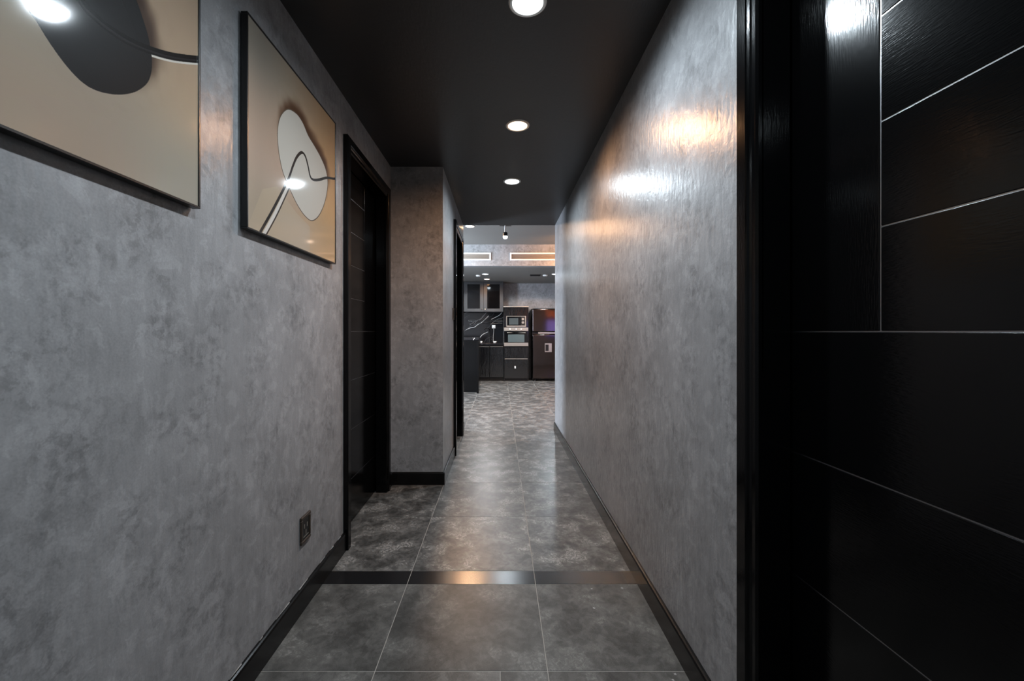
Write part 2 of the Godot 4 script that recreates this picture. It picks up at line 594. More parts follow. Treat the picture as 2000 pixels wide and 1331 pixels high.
# ---------------------------------------------------------------- doors
# A flush black door in a wall whose face is at x = wall; side = +1 where the wall lies to the right of the corridor.
func door(called: String, label: String, wall: float, side: float, d0: float, d1: float, leaf_back: float, ajar: float, plain_far: bool) -> Node3D:
	var H := 2.17
	var root := thing(called, label, "door", P(wall, 0, (d0 + d1) / 2))
	root.set_meta("kind", "structure")
	# architrave: profile from the opening outwards (s) and proud of the wall (t)
	var prof := [[0.0, 0.0], [0.0, 0.012], [0.006, 0.017], [0.020, 0.017], [0.026, 0.0195], [0.030, 0.024], [0.034, 0.0265], [0.071, 0.0265], [0.075, 0.0225], [0.075, 0.0]]
	for k in 2:
		var edge := d0 if k == 0 else d1
		var way := -1.0 if k == 0 else 1.0
		var low := []
		var high := []
		for q in prof:
			low.append(P(wall - side * q[1], 0.0, edge + way * q[0]))
			high.append(P(wall - side * q[1], H + q[0], edge + way * q[0]))
		var st := st_new()
		prism(st, low, high)
		obj("architrave_side", st, M.lacquer_up, root)
	var na := []
	var fa := []
	for q in prof:
		na.append(P(wall - side * q[1], H + q[0], d0 - q[0]))
		fa.append(P(wall - side * q[1], H + q[0], d1 + q[0]))
	var sh := st_new()
	prism(sh, na, fa)
	obj("architrave_head", sh, M.lacquer_across, root)
	# jamb linings with a stop behind which the leaf closes
	var deep := 0.2
	for k in 2:
		var edge := d0 if k == 0 else d1
		var way := -1.0 if k == 0 else 1.0
		var st := st_new()
		box(st, P(wall - side * 0.004, 0, edge), P(wall + side * (leaf_back - 0.012), H, edge + way * 0.045), 0.001)
		box(st, P(wall + side * (leaf_back - 0.012), 0, edge + way * 0.034), P(wall + side * deep, H, edge + way * 0.045), 0.0)
		obj("jamb", st, M.lacquer_up, root)
	part_box("head_jamb", root, M.lacquer_across, P(wall - side * 0.004, H, d0 - 0.03), P(wall + side * deep, H + 0.03, d1 + 0.03), 0.001)
	# the leaf hangs on its own node, so that it can stand a little ajar
	var w := d1 - d0 + 0.05
	var leaf := Node3D.new()
	leaf.name = "leaf"
	root.add_child(leaf)
	leaf.position = P(wall + side * leaf_back, 0.004, d1 + 0.025) - root.position
	leaf.rotation.y = ajar
	var keep := org
	org = Vector3.ZERO
	# leaf axes: x across its thickness (side points away from the corridor), z towards the camera from its far edge
	part_box("core", leaf, M.black, Vector3(side * 0.0065, 0, 0), Vector3(side * 0.04, H - 0.008, w), 0.001)
	var top := H - 0.008
	var split := 0.25 if plain_far else w - 0.25
	var cells := []
	for r in [[0.0, 0.265], [0.265, 0.57], [0.57, 0.875], [0.875, 1.176]]:
		cells.append([0.0, w, r[0], r[1], false])
	var za := split if plain_far else 0.0
	var zb := w if plain_far else split
	for r in [[1.176, 1.381], [1.381, 1.586], [1.586, 1.791], [1.791, 1.996], [1.996, top]]:
		cells.append([za, zb, r[0], r[1], false])
	cells.append([0.0 if plain_far else split, split if plain_far else w, 1.176, top, true])
	for c in cells:
		part_box("panel", leaf, M.lacquer_up if c[4] else M.lacquer_across, Vector3(side * 0.0064, c[2] + 0.0012, c[0] + 0.0012), Vector3(0, c[3] - 0.0012, c[1] - 0.0012), 0.0016, true)
	# metal inlays in the grooves
	for y in [0.265, 0.57, 0.875, 1.176]:
		part_box("inlay", leaf, M.inlay, Vector3(side * 0.0066, y - 0.0024, 0.001), Vector3(side * 0.0016, y + 0.0024, w - 0.001))
	for y in [1.381, 1.586, 1.791, 1.996]:
		part_box("inlay", leaf, M.inlay, Vector3(side * 0.0066, y - 0.0024, za + 0.001), Vector3(side * 0.0016, y + 0.0024, zb - 0.001))
	part_box("inlay", leaf, M.inlay, Vector3(side * 0.0066, 1.178, split - 0.0024), Vector3(side * 0.0016, top - 0.001, split + 0.0024))
	org = keep
	return root

# ---------------------------------------------------------------- pictures
func picture(label: String, d0: float, m: Material) -> void:
	var w := 0.735
	var y0 := 1.515
	var y1 := 2.22
	var t := thing("framed_print", label, "picture", P(XL, y0, d0 + w / 2), "abstract prints on the corridor wall")
	var xb := XL + 0.004
	var xf := XL + 0.026
	var bw := 0.006
	part_box("backing", t, M.black, P(xb, y0 + 0.004, d0 + 0.004), P(xf - 0.006, y1 - 0.004, d0 + w - 0.004))
	part_box("frame_rail", t, M.frame, P(xb, y0, d0), P(xf, y0 + bw, d0 + w), 0.0008)
	part_box("frame_rail", t, M.frame, P(xb, y1 - bw, d0), P(xf, y1, d0 + w), 0.0008)
	part_box("frame_stile", t, M.frame, P(xb, y0 + bw, d0), P(xf, y1 - bw, d0 + bw), 0.0008)
	part_box("frame_stile", t, M.frame, P(xb, y0 + bw, d0 + w - bw), P(xf, y1 - bw, d0 + w), 0.0008)
	var st := st_new()
	var q := [P(xf - 0.003, y1 - bw, d0 + bw), P(xf - 0.003, y1 - bw, d0 + w - bw), P(xf - 0.003, y0 + bw, d0 + w - bw), P(xf - 0.003, y0 + bw, d0 + bw)]
	var uv := [Vector2(0, 0), Vector2(1, 0), Vector2(1, 1), Vector2(0, 1)]
	for i in [0, 1, 2, 0, 2, 3]:
		st.set_normal(Vector3.RIGHT)
		st.set_uv(uv[i])
		st.add_vertex(q[i] - org)
	obj("print", st, m, t)

# ---------------------------------------------------------------- setting
func floor_tiles() -> void:
	org = Vector3.ZERO
	var base := st_new()
	box(base, P(RXL - 0.2, -0.12, -2.2), P(RXR + 0.2, -0.0014, DW + 0.2))
	var fl := struct("floor", base, M.grout, "grey stone-look floor tiles with pale joints and a black band", "floor")
	var shapes := {}
	var place := func(called: String, x0: float, x1: float, d0: float, d1: float, m: Material) -> void:
		var key := "%.3f %.3f" % [x1 - x0, d1 - d0]
		if not shapes.has(key):
			var st := st_new()
			var hx := (x1 - x0) / 2 - 0.0014
			var hz := (d1 - d0) / 2 - 0.0014
			box(st, Vector3(-hx, -0.0095, -hz), Vector3(hx, 0, hz), 0.0006)
			shapes[key] = st.commit()
		var o := MeshInstance3D.new()
		o.name = called
		o.mesh = shapes[key]
		o.material_override = m
		o.position = P((x0 + x1) / 2, 0, (d0 + d1) / 2)
		fl.add_child(o, true)
	var k := 0
	var cols := [-1.035, -0.435, 0.165, 0.765]
	# near side of the black band
	for r in [[-2.2, -1.5], [-1.5, -0.9], [-0.9, -0.3], [-0.3, 0.3], [0.3, 0.86]]:
		for c in 3:
			k += 1
			place.call("tile", cols[c], cols[c + 1], r[0], r[1], M.concrete[k * 3 % 5])
	for c in [[-1.035, -0.435], [-0.435, 0.0], [0.0, 0.165], [0.165, 0.765]]:
		k += 1
		place.call("tile", c[0], c[1], 0.86, 1.458, M.concrete[k * 3 % 5])
	for c in 3:
		k += 1
		place.call("tile", cols[c], cols[c + 1], 1.458, 1.960, M.concrete[[3, 2, 0][c]])
		place.call("band_tile", cols[c], cols[c + 1], 1.960, 2.069, M.polished)
	# beyond it
	var d := 2.069
	for r in 14:
		var d1 := d + (0.605 if r < 5 else 0.606)
		var first := -1.035
		var count := 3
		if d1 > DE - 0.3:
			first = -2.835
			count = 10
		for c in count:
			k += 1
			place.call("tile", first + 0.6 * c, first + 0.6 * (c + 1), d, d1, M.slate[(k * 7 + r * 3) % 5])
		d = d1

func wall_boxes(called: String, boxes: Array, label: String, m: Material = null) -> void:
	org = Vector3.ZERO
	var st := st_new()
	for b in boxes:
		box(st, P(b[0], b[1], b[2]), P(b[3], b[4], b[5]))
	struct(called, st, m if m else M.plaster, label, "wall")

func skirting(called: String, a: Vector3, b: Vector3, away: Vector3, label: String) -> void:
	# a, b: the ends along the wall at floor level; away: unit vector off the wall
	org = Vector3.ZERO
	var prof := [[0.0, 0.0], [0.016, 0.0], [0.016, 0.086], [0.013, 0.093], [0.008, 0.096], [0.0, 0.096]]
	var la := []
	var lb := []
	for q in prof:
		la.append(a + away * q[0] + Vector3.UP * q[1])
		lb.append(b + away * q[0] + Vector3.UP * q[1])
	var st := st_new()
	prism(st, la, lb)
	struct(called, st, M.skirting, label, "baseboard")

# white paint left along the top of the left baseboard, and a few specks on the tiles
func paint_flecks() -> void:
	var rng := RandomNumberGenerator.new()
	rng.seed = 5
	var board: Node3D = get_node("baseboard_left")
	var d := 1.30
	while d < 2.22:
		var long := rng.randf_range(0.02, 0.11)
		var y := 0.0955 + rng.randf_range(0.0, 0.001)
		var st := st_new()
		prism(st, [P(XL, y, d), P(XL + rng.randf_range(0.002, 0.005), y, d + 0.006), P(XL + rng.randf_range(0.001, 0.003), y + rng.randf_range(0.002, 0.004), d + 0.004)],
			[P(XL, y, d + long), P(XL + rng.randf_range(0.002, 0.005), y, d + long - 0.005), P(XL + 0.001, y + 0.002, d + long - 0.006)])
		obj("paint_fleck", st, M.fleck, board)
		d += long + rng.randf_range(0.005, 0.12)
	var fl: Node3D = get_node("floor")
	for q in [[0.585, 1.420], [0.602, 1.445], [0.42, 1.925], [0.56, 1.93], [-0.46, 1.83], [0.40, 1.79]]:
		var ring := []
		for k in 7:
			var r := rng.randf_range(0.0025, 0.006)
			ring.append(Vector2(cos(TAU * k / 7) * r, sin(TAU * k / 7) * r))
		var lo := []
		var hi := []
		for p in ring:
			lo.append(P(q[0] + p.x, 0.0, q[1] + p.y))
			hi.append(P(q[0] + p.x * 0.8, 0.0009, q[1] + p.y * 0.8))
		var st := st_new()
		prism(st, lo, hi)
		obj("paint_speck", st, M.fleck, fl)

func build_shell() -> void:
	var H := 2.17
	floor_tiles()
	# left corridor wall with the first door, the block that steps forward with the second door, right wall with the third
	var j := 0.045
	wall_boxes("wall_left", [
		[XL - 0.2, 0, -2.2, XL, HR + 0.2, 2.335 - j], [XL - 0.2, 0, 3.07 + j, XL, HR + 0.2, DB + 0.1], [XL - 0.2, H + 0.03, 2.335 - j, XL, HR + 0.2, 3.07 + j]], "mottled grey plaster wall carrying two framed prints")
	wall_boxes("wall_block", [
		[XL - 0.3, 0, DB, XP, HR + 0.2, 4.05 - j], [XP - 0.2, H + 0.03, 4.05 - j, XP, HR + 0.2, 4.72 + j], [RXL, 0, 4.72 + j, XP, HR + 0.2, DE + 0.01]], "grey plaster wall block that juts into the corridor")
	wall_boxes("wall_right", [
		[XR, 0, 1.045 + j, XR + 0.2, HR + 0.2, DE], [XR, H + 0.03, 0.245 - j, XR + 0.2, HR + 0.2, 1.045 + j], [XR, 0, -2.2, XR + 0.2, HR + 0.2, 0.245 - j]], "glossy mottled grey plaster wall opposite the prints")
	wall_boxes("wall_living_room", [[XR + 0.2, 0, DE - 0.2, RXR, HR + 0.2, DE]], "plaster wall that faces the kitchen")
	wall_boxes("wall_behind", [[XL - 0.2, 0, -2.3, XR + 0.2, HR, -2.2]], "plaster end wall of the corridor")
	# closets behind the doors keep the openings dark
	wall_boxes("wall_closet", [[XL - 0.5, 0, 2.2, XL - 0.45, HR, 3.3], [XP - 0.55, 0, 3.9, XP - 0.5, HR, 4.9], [XR + 0.45, 0, 0.0, XR + 0.5, HR, 1.3], [XL - 0.5, 0, 2.15, XL - 0.2, HR, 2.2],
		[XR + 0.2, 0, -0.05, XR + 0.5, HR, 0.0], [XR + 0.2, 0, 1.3, XR + 0.5, HR, 1.35]], "plaster behind the black doors")
	wall_boxes("wall_kitchen", [[RXL - 0.2, 0, DW, RXR + 0.2, HR + 0.2, DW + 0.2]], "grey plaster wall above the tall black oven unit")
	# window on the left side of the living room
	wall_boxes("wall_room_left", [[RXL - 0.2, 0, DE - 0.2, RXL, HR + 0.2, 6.25], [RXL - 0.2, 0, 7.25, RXL, HR + 0.2, DW], [RXL - 0.2, 0, 6.25, RXL, 0.05, 7.25], [RXL - 0.2, 2.2, 6.25, RXL, HR + 0.2, 7.25]], "plaster side wall of the living room with a window")
	wall_boxes("wall_room_right", [[RXR, 0, DE - 0.2, RXR + 0.2, HR + 0.2, DW]], "plain plaster side wall of the living room")
	wall_boxes("wall_bulkhead", [[RXL, HK, DK, RXR, HR + 0.1, DK + 0.15]], "pale grey plaster bulkhead with two air grilles")
	org = Vector3.ZERO
	var c := st_new()
	box(c, P(XL, HC, -2.2), P(XR, HC + 0.3, DE), 0.0)
	struct("ceiling", c, M.ceiling, "black painted corridor ceiling with round downlights", "ceiling")
	c = st_new()
	box(c, P(RXL, HR, DE), P(RXR, HR + 0.2, DK + 0.15))
	struct("ceiling_living_room", c, M.room_ceiling, "grey living room ceiling beyond the corridor", "ceiling")
	c = st_new()
	box(c, P(RXL, HK, DK + 0.15), P(RXR, HK + 0.2, DW))
	struct("ceiling_kitchen", c, M.room_ceiling, "low grey ceiling over the kitchen", "ceiling")
	# window
	org = P(RXL - 0.1, 0.05, 6.75)
	var w := Node3D.new()
	w.name = "window_1"
	add_child(w)
	w.position = org
	w.set_meta("kind", "structure")
	tag(w, "full-height narrow window in the living room side wall", "window")
	for q in [[6.25, 6.31, 0.05, 2.2], [7.19, 7.25, 0.05, 2.2], [6.31, 7.19, 0.05, 0.11], [6.31, 7.19, 2.14, 2.2]]:
		part_box("frame_bar", w, M.black, P(RXL - 0.14, q[2], q[0]), P(RXL - 0.08, q[3], q[1]), 0.003)
	part_box("window_pane", w, glow(Color(0.75, 0.86, 1.0), 4.0), P(RXL - 0.13, 0.11, 6.31), P(RXL - 0.12, 2.14, 7.19))
	var day := AreaLight3D.new()
	day.name = "window_light"
	day.area_size = Vector2(0.86, 2.0)
	day.light_color = Color(0.87, 0.93, 1.0)
	day.light_energy = 22.0
	day.area_range = 20.0
	day.shadow_enabled = true
	w.add_child(day)
	day.position = Vector3(0.0, 1.07, 0)
	day.rotation.y = -PI / 2
	# skirting boards
	var R := Vector3.RIGHT
	skirting("baseboard_left", P(XL, 0, -2.2), P(XL, 0, 2.26), R, "black glossy baseboard under the framed prints")
	paint_flecks()
	skirting("baseboard_left_short", P(XL, 0, 3.145), P(XL, 0, DB), R, "short black baseboard between the door and the wall block")
	skirting("baseboard_block", P(XL + 0.016, 0, DB), P(XP + 0.016, 0, DB), Vector3.BACK, "black baseboard across the front of the wall block")
	skirting("baseboard_block_side", P(XP, 0, DB), P(XP, 0, 3.975), R, "black baseboard along the side of the wall block")
	skirting("baseboard_block_end", P(XP, 0, 4.795), P(XP, 0, DE), R, "black baseboard stub past the far door")
	skirting("baseboard_right", P(XR, 0, 1.12), P(XR, 0, DE), -R, "long black baseboard along the glossy right-hand wall")

# ---------------------------------------------------------------- kitchen and living room
func build_kitchen() -> void:
	var F := 10.0
	# wall cabinets
	for k in 2:
		var x0 := -0.885 - 0.965 * k
		var x1 := x0 + 0.96
		var t := thing("wall_cabinet", ["grey wall cabinet with two dark glass doors beside the plaster", "grey wall cabinet farther along above the marble splashback"][k], "cabinet", P((x0 + x1) / 2, 1.66, 10.4), "kitchen wall cabinets")
		part_box("carcass", t, M.cabinet_matte, P(x0, 1.66, 10.22), P(x1, HK - 0.005, DW - 0.001), 0.002)
		for s in 2:
			var a := x0 + 0.48 * s + 0.003
			var b := a + 0.474
			var dr := Node3D.new()
			dr.name = "door"
			t.add_child(dr, true)
			for q in [[a, a + 0.085, 1.665, HK - 0.03], [b - 0.085, b, 1.665, HK - 0.03], [a + 0.085, b - 0.085, 1.665, 1.74], [a + 0.085, b - 0.085, HK - 0.07, HK - 0.03]]:
				part_box("door_rail", dr, M.cabinet_matte, P(q[0], q[2], 10.2), P(q[1], q[3], 10.219), 0.002)
			part_box("glass_panel", dr, M.dark_glass, P(a + 0.085, 1.74, 10.206), P(b - 0.085, HK - 0.07, 10.214))
			var kn := st_new()
			lathe(kn, P(b - 0.04 if s == 0 else a + 0.04, 1.72, 10.2), [Vector2(0.008, 0), Vector2(0.008, 0.016), Vector2(0.012, 0.02), Vector2(0.0, 0.026)], 12, Vector3.BACK)
			obj("knob", kn, M.chrome, dr)
	# splashback, worktop and base units
	org = P(-1.2, 0.9, DW)
	var st := st_new()
	box(st, P(-2.6, 0.9, DW - 0.022), P(0.075, 1.66, DW - 0.002), 0.001)
	tag(obj("splashback", st, M.marble), "black marble splashback with white veins behind the tap", "splashback")
	org = P(-1.2, 0.86, 10.3)
	st = st_new()
	box(st, P(-2.6, 0.86, 9.97), P(0.075, 0.90, DW - 0.002), 0.004)
	tag(obj("worktop", st, M.marble), "black marble worktop with white veins under the tap", "worktop")
	var names := ["glossy black base cabinet next to the tall oven unit", "glossy black base cabinet under the tap", "glossy black base cabinet hidden behind the bar counter", "glossy black base cabinet at the far end of the worktop"]
	for k in 4:
		var x1 := 0.075 - 0.33 * k
		var x0 := x1 - 0.326
		var t := thing("base_cabinet", names[k], "cabinet", P((x0 + x1) / 2, 0, 10.3), "kitchen base cabinets")
		part_box("carcass", t, M.black, P(x0, 0.08, 10.022), P(x1, 0.859, 10.6), 0.001)
		part_box("plinth", t, M.black, P(x0, 0.0, 10.06), P(x1, 0.079, 10.5), 0.001)
		var dr := part_box("door", t, M.cabinet_gloss, P(x0 + 0.002, 0.09, 10.0), P(x1 - 0.002, 0.81, 10.021), 0.004)
		part_box("handle", dr, M.steel, P(x0 + 0.01, 0.815, 10.0), P(x1 - 0.01, 0.822, 10.016), 0.001)
	# tap
	var t := thing("kitchen_tap", "tall black gooseneck tap on the marble worktop", "tap", P(-0.26, 0.9, 10.42))
	st = st_new()
	lathe(st, org, [Vector2(0.028, 0), Vector2(0.028, 0.012), Vector2(0.016, 0.02), Vector2(0.016, 0.1), Vector2(0.0, 0.1)], 20)
	obj("base", st, M.black, t)
	st = st_new()
	tube(st, smooth_path([P(-0.26, 0.99, 10.42), P(-0.26, 1.15, 10.42), P(-0.27, 1.23, 10.40), P(-0.33, 1.27, 10.36), P(-0.39, 1.23, 10.32), P(-0.40, 1.14, 10.31)]), 0.012)
	obj("spout", st, M.black, t)
	st = st_new()
	tube(st, [P(-0.26, 0.97, 10.42), P(-0.20, 0.985, 10.42)], 0.007)
	obj("lever", st, M.chrome, t)
	# rail shelf of chrome rods
	t = thing("rail_shelf", "chrome rail shelf on the wall under the grey cabinets", "shelf", P(-0.36, 1.40, DW - 0.022))
	for q in [[1.46, 10.40], [1.43, 10.40], [1.385, 10.38], [1.385, 10.56]]:
		st = st_new()
		tube(st, [P(-0.78, q[0], q[1]), P(0.05, q[0], q[1])], 0.006, 8)
		obj("rod", st, M.chrome, t)
	for x in [-0.78, -0.51, -0.24, 0.05]:
		st = st_new()
		tube(st, [P(x, 1.46, 10.40), P(x, 1.385, 10.39), P(x, 1.385, 10.597)], 0.006, 8)
		obj("bracket", st, M.chrome, t)
	t = thing("wall_socket", "small white socket plate on the black marble splashback", "socket", P(-0.165, 1.30, DW - 0.023))
	part_box("plate", t, M.white, P(-0.208, 1.26, DW - 0.034), P(-0.122, 1.346, DW - 0.0225), 0.004)
	part_box("plug", t, M.white, P(-0.185, 1.275, DW - 0.065), P(-0.145, 1.315, DW - 0.034), 0.005)
	org = P(-0.165, 0.9, DW - 0.05)
	st = st_new()
	tube(st, smooth_path([P(-0.165, 1.29, DW - 0.066), P(-0.165, 1.2, DW - 0.08), P(-0.178, 1.05, DW - 0.06), P(-0.175, 0.93, DW - 0.06), P(-0.16, 0.906, DW - 0.10)]), 0.006, 8)
	tag(obj("power_cable", st, M.white), "white cable hanging from the socket to the worktop", "cable")
	for q in [[-0.13, "small white bowl on the worktop below the socket", 0.05], [-0.47, "small white bowl on the worktop near the bar counter", 0.042]]:
		org = P(q[0], 0.9, 10.25)
		st = st_new()
		var r: float = q[2]
		lathe(st, org, [Vector2(0.0, 0.001), Vector2(r * 0.5, 0.0), Vector2(r * 0.85, 0.018), Vector2(r, 0.042), Vector2(r * 0.94, 0.042), Vector2(r * 0.8, 0.02), Vector2(r * 0.45, 0.006), Vector2(0.0, 0.005)], 24)
		tag(obj("bowl", st, M.white), q[1], "bowl")
	# tall unit with microwave and oven
	var a := 0.085
	var b := 0.675
	t = thing("oven_unit", "tall glossy black unit that holds microwave and oven", "cabinet", P((a + b) / 2, 0, 10.3))
	for q in [[a, a + 0.018, 0.0, 1.76], [b - 0.018, b, 0.0, 1.76]]:
		part_box("side_panel", t, M.cabinet_gloss, P(q[0], q[2], 10.022), P(q[1], q[3], DW - 0.001), 0.001)
	part_box("top_board", t, M.steel, P(a - 0.01, 1.76, 9.97), P(b, 1.785, DW - 0.001), 0.002)
	part_box("back_panel", t, M.black, P(a + 0.018, 0.0, 10.5), P(b - 0.018, 1.76, 10.52))
	part_box("plinth", t, M.black, P(a + 0.018, 0.0, 10.05), P(b - 0.018, 0.05, 10.07))
	part_box("shelf", t, M.cabinet_gloss, P(a + 0.018, 1.279, 10.022), P(b - 0.018, 1.294, 10.5), 0.001)
	part_box("shelf", t, M.cabinet_gloss, P(a + 0.018, 0.815, 10.022), P(b - 0.018, 0.829, 10.5), 0.001)
	part_box("surround", t, M.cabinet_gloss, P(a + 0.018, 1.56, 10.0), P(b - 0.018, 1.755, 10.02), 0.002)
	part_box("surround", t, M.cabinet_gloss, P(a + 0.018, 1.294, 10.0), P(0.142, 1.56, 10.02), 0.002)
	part_box("surround", t, M.cabinet_gloss, P(0.618, 1.294, 10.0), P(b - 0.018, 1.56, 10.02), 0.002)
	var dw := part_box("drawer", t, M.cabinet_gloss, P(a + 0.02, 0.545, 9.995), P(b - 0.02, 0.81, 10.018), 0.003)
	part_box("handle", dw, M.steel, P(a + 0.02, 0.52, 9.985), P(b - 0.02, 0.538, 10.0), 0.002)
	var dr2 := part_box("door", t, M.cabinet_gloss, P(a + 0.02, 0.06, 9.995), P(b - 0.02, 0.515, 10.018), 0.003)
	part_box("latch", dr2, M.white, P(0.34, 0.30, 9.985), P(0.372, 0.36, 9.995), 0.003)
	t = thing("microwave", "steel-framed microwave with two round knobs above the oven", "microwave", P(0.38, 1.294, 10.2))
	part_box("body", t, M.black, P(0.146, 1.295, 10.02), P(0.614, 1.552, 10.4), 0.003)
	for q in [[0.146, 0.614, 1.295, 1.322], [0.146, 0.614, 1.538, 1.553], [0.146, 0.164, 1.322, 1.538], [0.592, 0.614, 1.322, 1.538]]:
		part_box("trim_bar", t, M.steel, P(q[0], q[2], 9.99), P(q[1], q[3], 10.02), 0.002)
	part_box("door", t, M.dark_glass, P(0.166, 1.324, 9.998), P(0.49, 1.536, 10.019), 0.002)
	part_box("window_glass", t, mat(Color(0.22, 0.235, 0.235), 0.12), P(0.21, 1.345, 9.995), P(0.43, 1.50, 9.999))
	part_box("control_panel", t, M.black, P(0.492, 1.324, 9.998), P(0.59, 1.536, 10.019), 0.002)
	for y in [1.395, 1.475]:
		st = st_new()
		lathe(st, P(0.54, y, 9.998), [Vector2(0.03, 0.0), Vector2(0.03, 0.014), Vector2(0.026, 0.018), Vector2(0.0, 0.018)], 20, Vector3.BACK)
		obj("knob", st, M.steel, t)
	t = thing("oven", "built-in steel oven with a dark glass window under the microwave", "oven", P(0.38, 0.83, 10.2))
	part_box("body", t, M.black, P(0.105, 0.83, 10.02), P(0.655, 1.277, 10.48), 0.002)
	part_box("control_panel", t, M.steel, P(0.09, 1.195, 9.985), P(0.67, 1.276, 10.019), 0.003)
	for x in [0.235, 0.38, 0.50]:
		st = st_new()
		lathe(st, P(x, 1.235, 9.985), [Vector2(0.016, 0.0), Vector2(0.016, 0.018), Vector2(0.012, 0.022), Vector2(0.0, 0.022)], 16, Vector3.BACK)
		obj("knob", st, M.white_metal, t)
	part_box("door", t, M.dark_glass, P(0.107, 0.916, 9.992), P(0.653, 1.192, 10.019), 0.002)
	part_box("window_glass", t, mat(Color(0.27, 0.30, 0.30), 0.12), P(0.185, 0.93, 9.989), P(0.575, 1.115, 9.993))
	part_box("lower_trim", t, M.steel, P(0.09, 0.832, 9.985), P(0.67, 0.913, 10.019), 0.003)
	st = st_new()
	tube(st, [P(0.165, 1.152, 9.96), P(0.60, 1.152, 9.96)], 0.011, 10)
	tube(st, [P(0.18, 1.152, 9.96), P(0.18, 1.152, 9.992)], 0.007, 8)
	tube(st, [P(0.585, 1.152, 9.96), P(0.585, 1.152, 9.992)], 0.007, 8)
	obj("handle", st, M.steel, t)
	# refrigerator
	t = thing("refrigerator", "tall dark glossy refrigerator with a freezer door on top", "refrigerator", P(1.14, 0, 10.3))
	part_box("body", t, M.black, P(0.765, 0.03, 10.05), P(1.515, 1.73, 10.58), 0.006)
	part_box("freezer_door", t, M.fridge, P(0.76, 1.165, 9.98), P(1.52, 1.73, 10.045), 0.03, true)
	var fd := part_box("fridge_door", t, M.fridge, P(0.76, 0.05, 9.98), P(1.52, 1.125, 10.045), 0.03, true)
	part_box("handle_strip", t, M.steel, P(0.90, 1.128, 9.972), P(1.515, 1.162, 10.04), 0.004)
	part_box("dispenser_frame", fd, M.steel, P(1.06, 0.69, 9.974), P(1.225, 0.90, 9.981), 0.003)
	part_box("dispenser_recess", fd, M.black, P(1.075, 0.72, 9.970), P(1.15, 0.87, 9.9745), 0.001)
	part_box("foot", t, M.black, P(0.80, 0.0, 10.0), P(0.85, 0.03, 10.05))
	part_box("foot", t, M.black, P(1.43, 0.0, 10.0), P(1.48, 0.03, 10.05))
	part_box("foot", t, M.black, P(0.80, 0.0, 10.5), P(0.85, 0.03, 10.55))
	part_box("foot", t, M.black, P(1.43, 0.0, 10.5), P(1.48, 0.03, 10.55))
	# bar counter
	t = thing("bar_counter", "black bar counter with a marble top beside the corridor mouth", "counter", P(-1.3, 0, 8.4))
	part_box("front_panel", t, M.lacquer, P(-2.2, 0, 8.15), P(-0.452, 1.02, 8.70), 0.002)
	part_box("end_panel", t, M.lacquer, P(-0.451, 0, 8.0), P(-0.411, 1.02, 8.75), 0.003)
	part_box("countertop", t, M.marble, P(-2.2, 1.02, 7.98), P(-0.405, 1.06, 8.78), 0.003)
	# air grilles in the bulkhead
	for k in 2:
		var x0: float = [-1.75, 0.18][k]
		var x1: float = [-0.171, 1.75][k]
		t = thing("air_grille", ["long white air grille in the bulkhead above the bar counter", "long white air grille in the bulkhead above the refrigerator side"][k], "air grille", P((x0 + x1) / 2, 2.50, DK), "air grilles in the bulkhead")
		var y0 := 2.50
		var y1 := 2.645
		part_box("recess", t, M.slat, P(x0 + 0.02, y0 + 0.02, DK - 0.004), P(x1 - 0.02, y1 - 0.02, DK - 0.0005))
		for q in [[x0, x1, y0, y0 + 0.028], [x0, x1, y1 - 0.028, y1], [x0, x0 + 0.03, y0 + 0.028, y1 - 0.028], [x1 - 0.03, x1, y0 + 0.028, y1 - 0.028]]:
			part_box("frame_bar", t, M.white, P(q[0], q[2], DK - 0.02), P(q[1], q[3], DK - 0.0005), 0.002)
		for y in [2.545, 2.572, 2.60]:
			st = st_new()
			prism(st, [P(x0 + 0.03, y, DK - 0.014), P(x0 + 0.03, y + 0.004, DK - 0.014), P(x0 + 0.03, y + 0.014, DK - 0.005), P(x0 + 0.03, y + 0.010, DK - 0.005)],
				[P(x1 - 0.03, y, DK - 0.014), P(x1 - 0.03, y + 0.004, DK - 0.014), P(x1 - 0.03, y + 0.014, DK - 0.005), P(x1 - 0.03, y + 0.010, DK - 0.005)])
			obj("louver", st, M.slat, t)
	# small fittings on the kitchen ceiling
	t = thing("ceiling_vent", "small black slotted vent in the kitchen ceiling", "vent", P(0.76, HK, 9.05))
	part_box("frame", t, M.black, P(0.64, HK - 0.012, 8.98), P(0.87, HK - 0.0005, 9.12), 0.002)
	for k in 4:
		part_box("slat", t, M.black, P(0.65, HK - 0.02, 8.995 + 0.03 * k), P(0.86, HK - 0.012, 9.005 + 0.03 * k))
	for q in [[0.97, 9.05, "white round ceiling sensor beside the black slotted vent"], [-0.475, 9.1, "white round ceiling sensor above the bar counter end"]]:
		t = thing("ceiling_sensor", q[2], "sensor", P(q[0], HK, q[1]))
		st = st_new()
		lathe(st, org, [Vector2(0.055, 0), Vector2(0.052, -0.016), Vector2(0.04, -0.026), Vector2(0.0, -0.03)], 24)
		obj("housing", st, M.white, t)
		st = st_new()
		lathe(st, org, [Vector2(0.014, -0.028), Vector2(0.012, -0.038), Vector2(0.0, -0.04)], 16)
		obj("lens_cap", st, M.black, t)
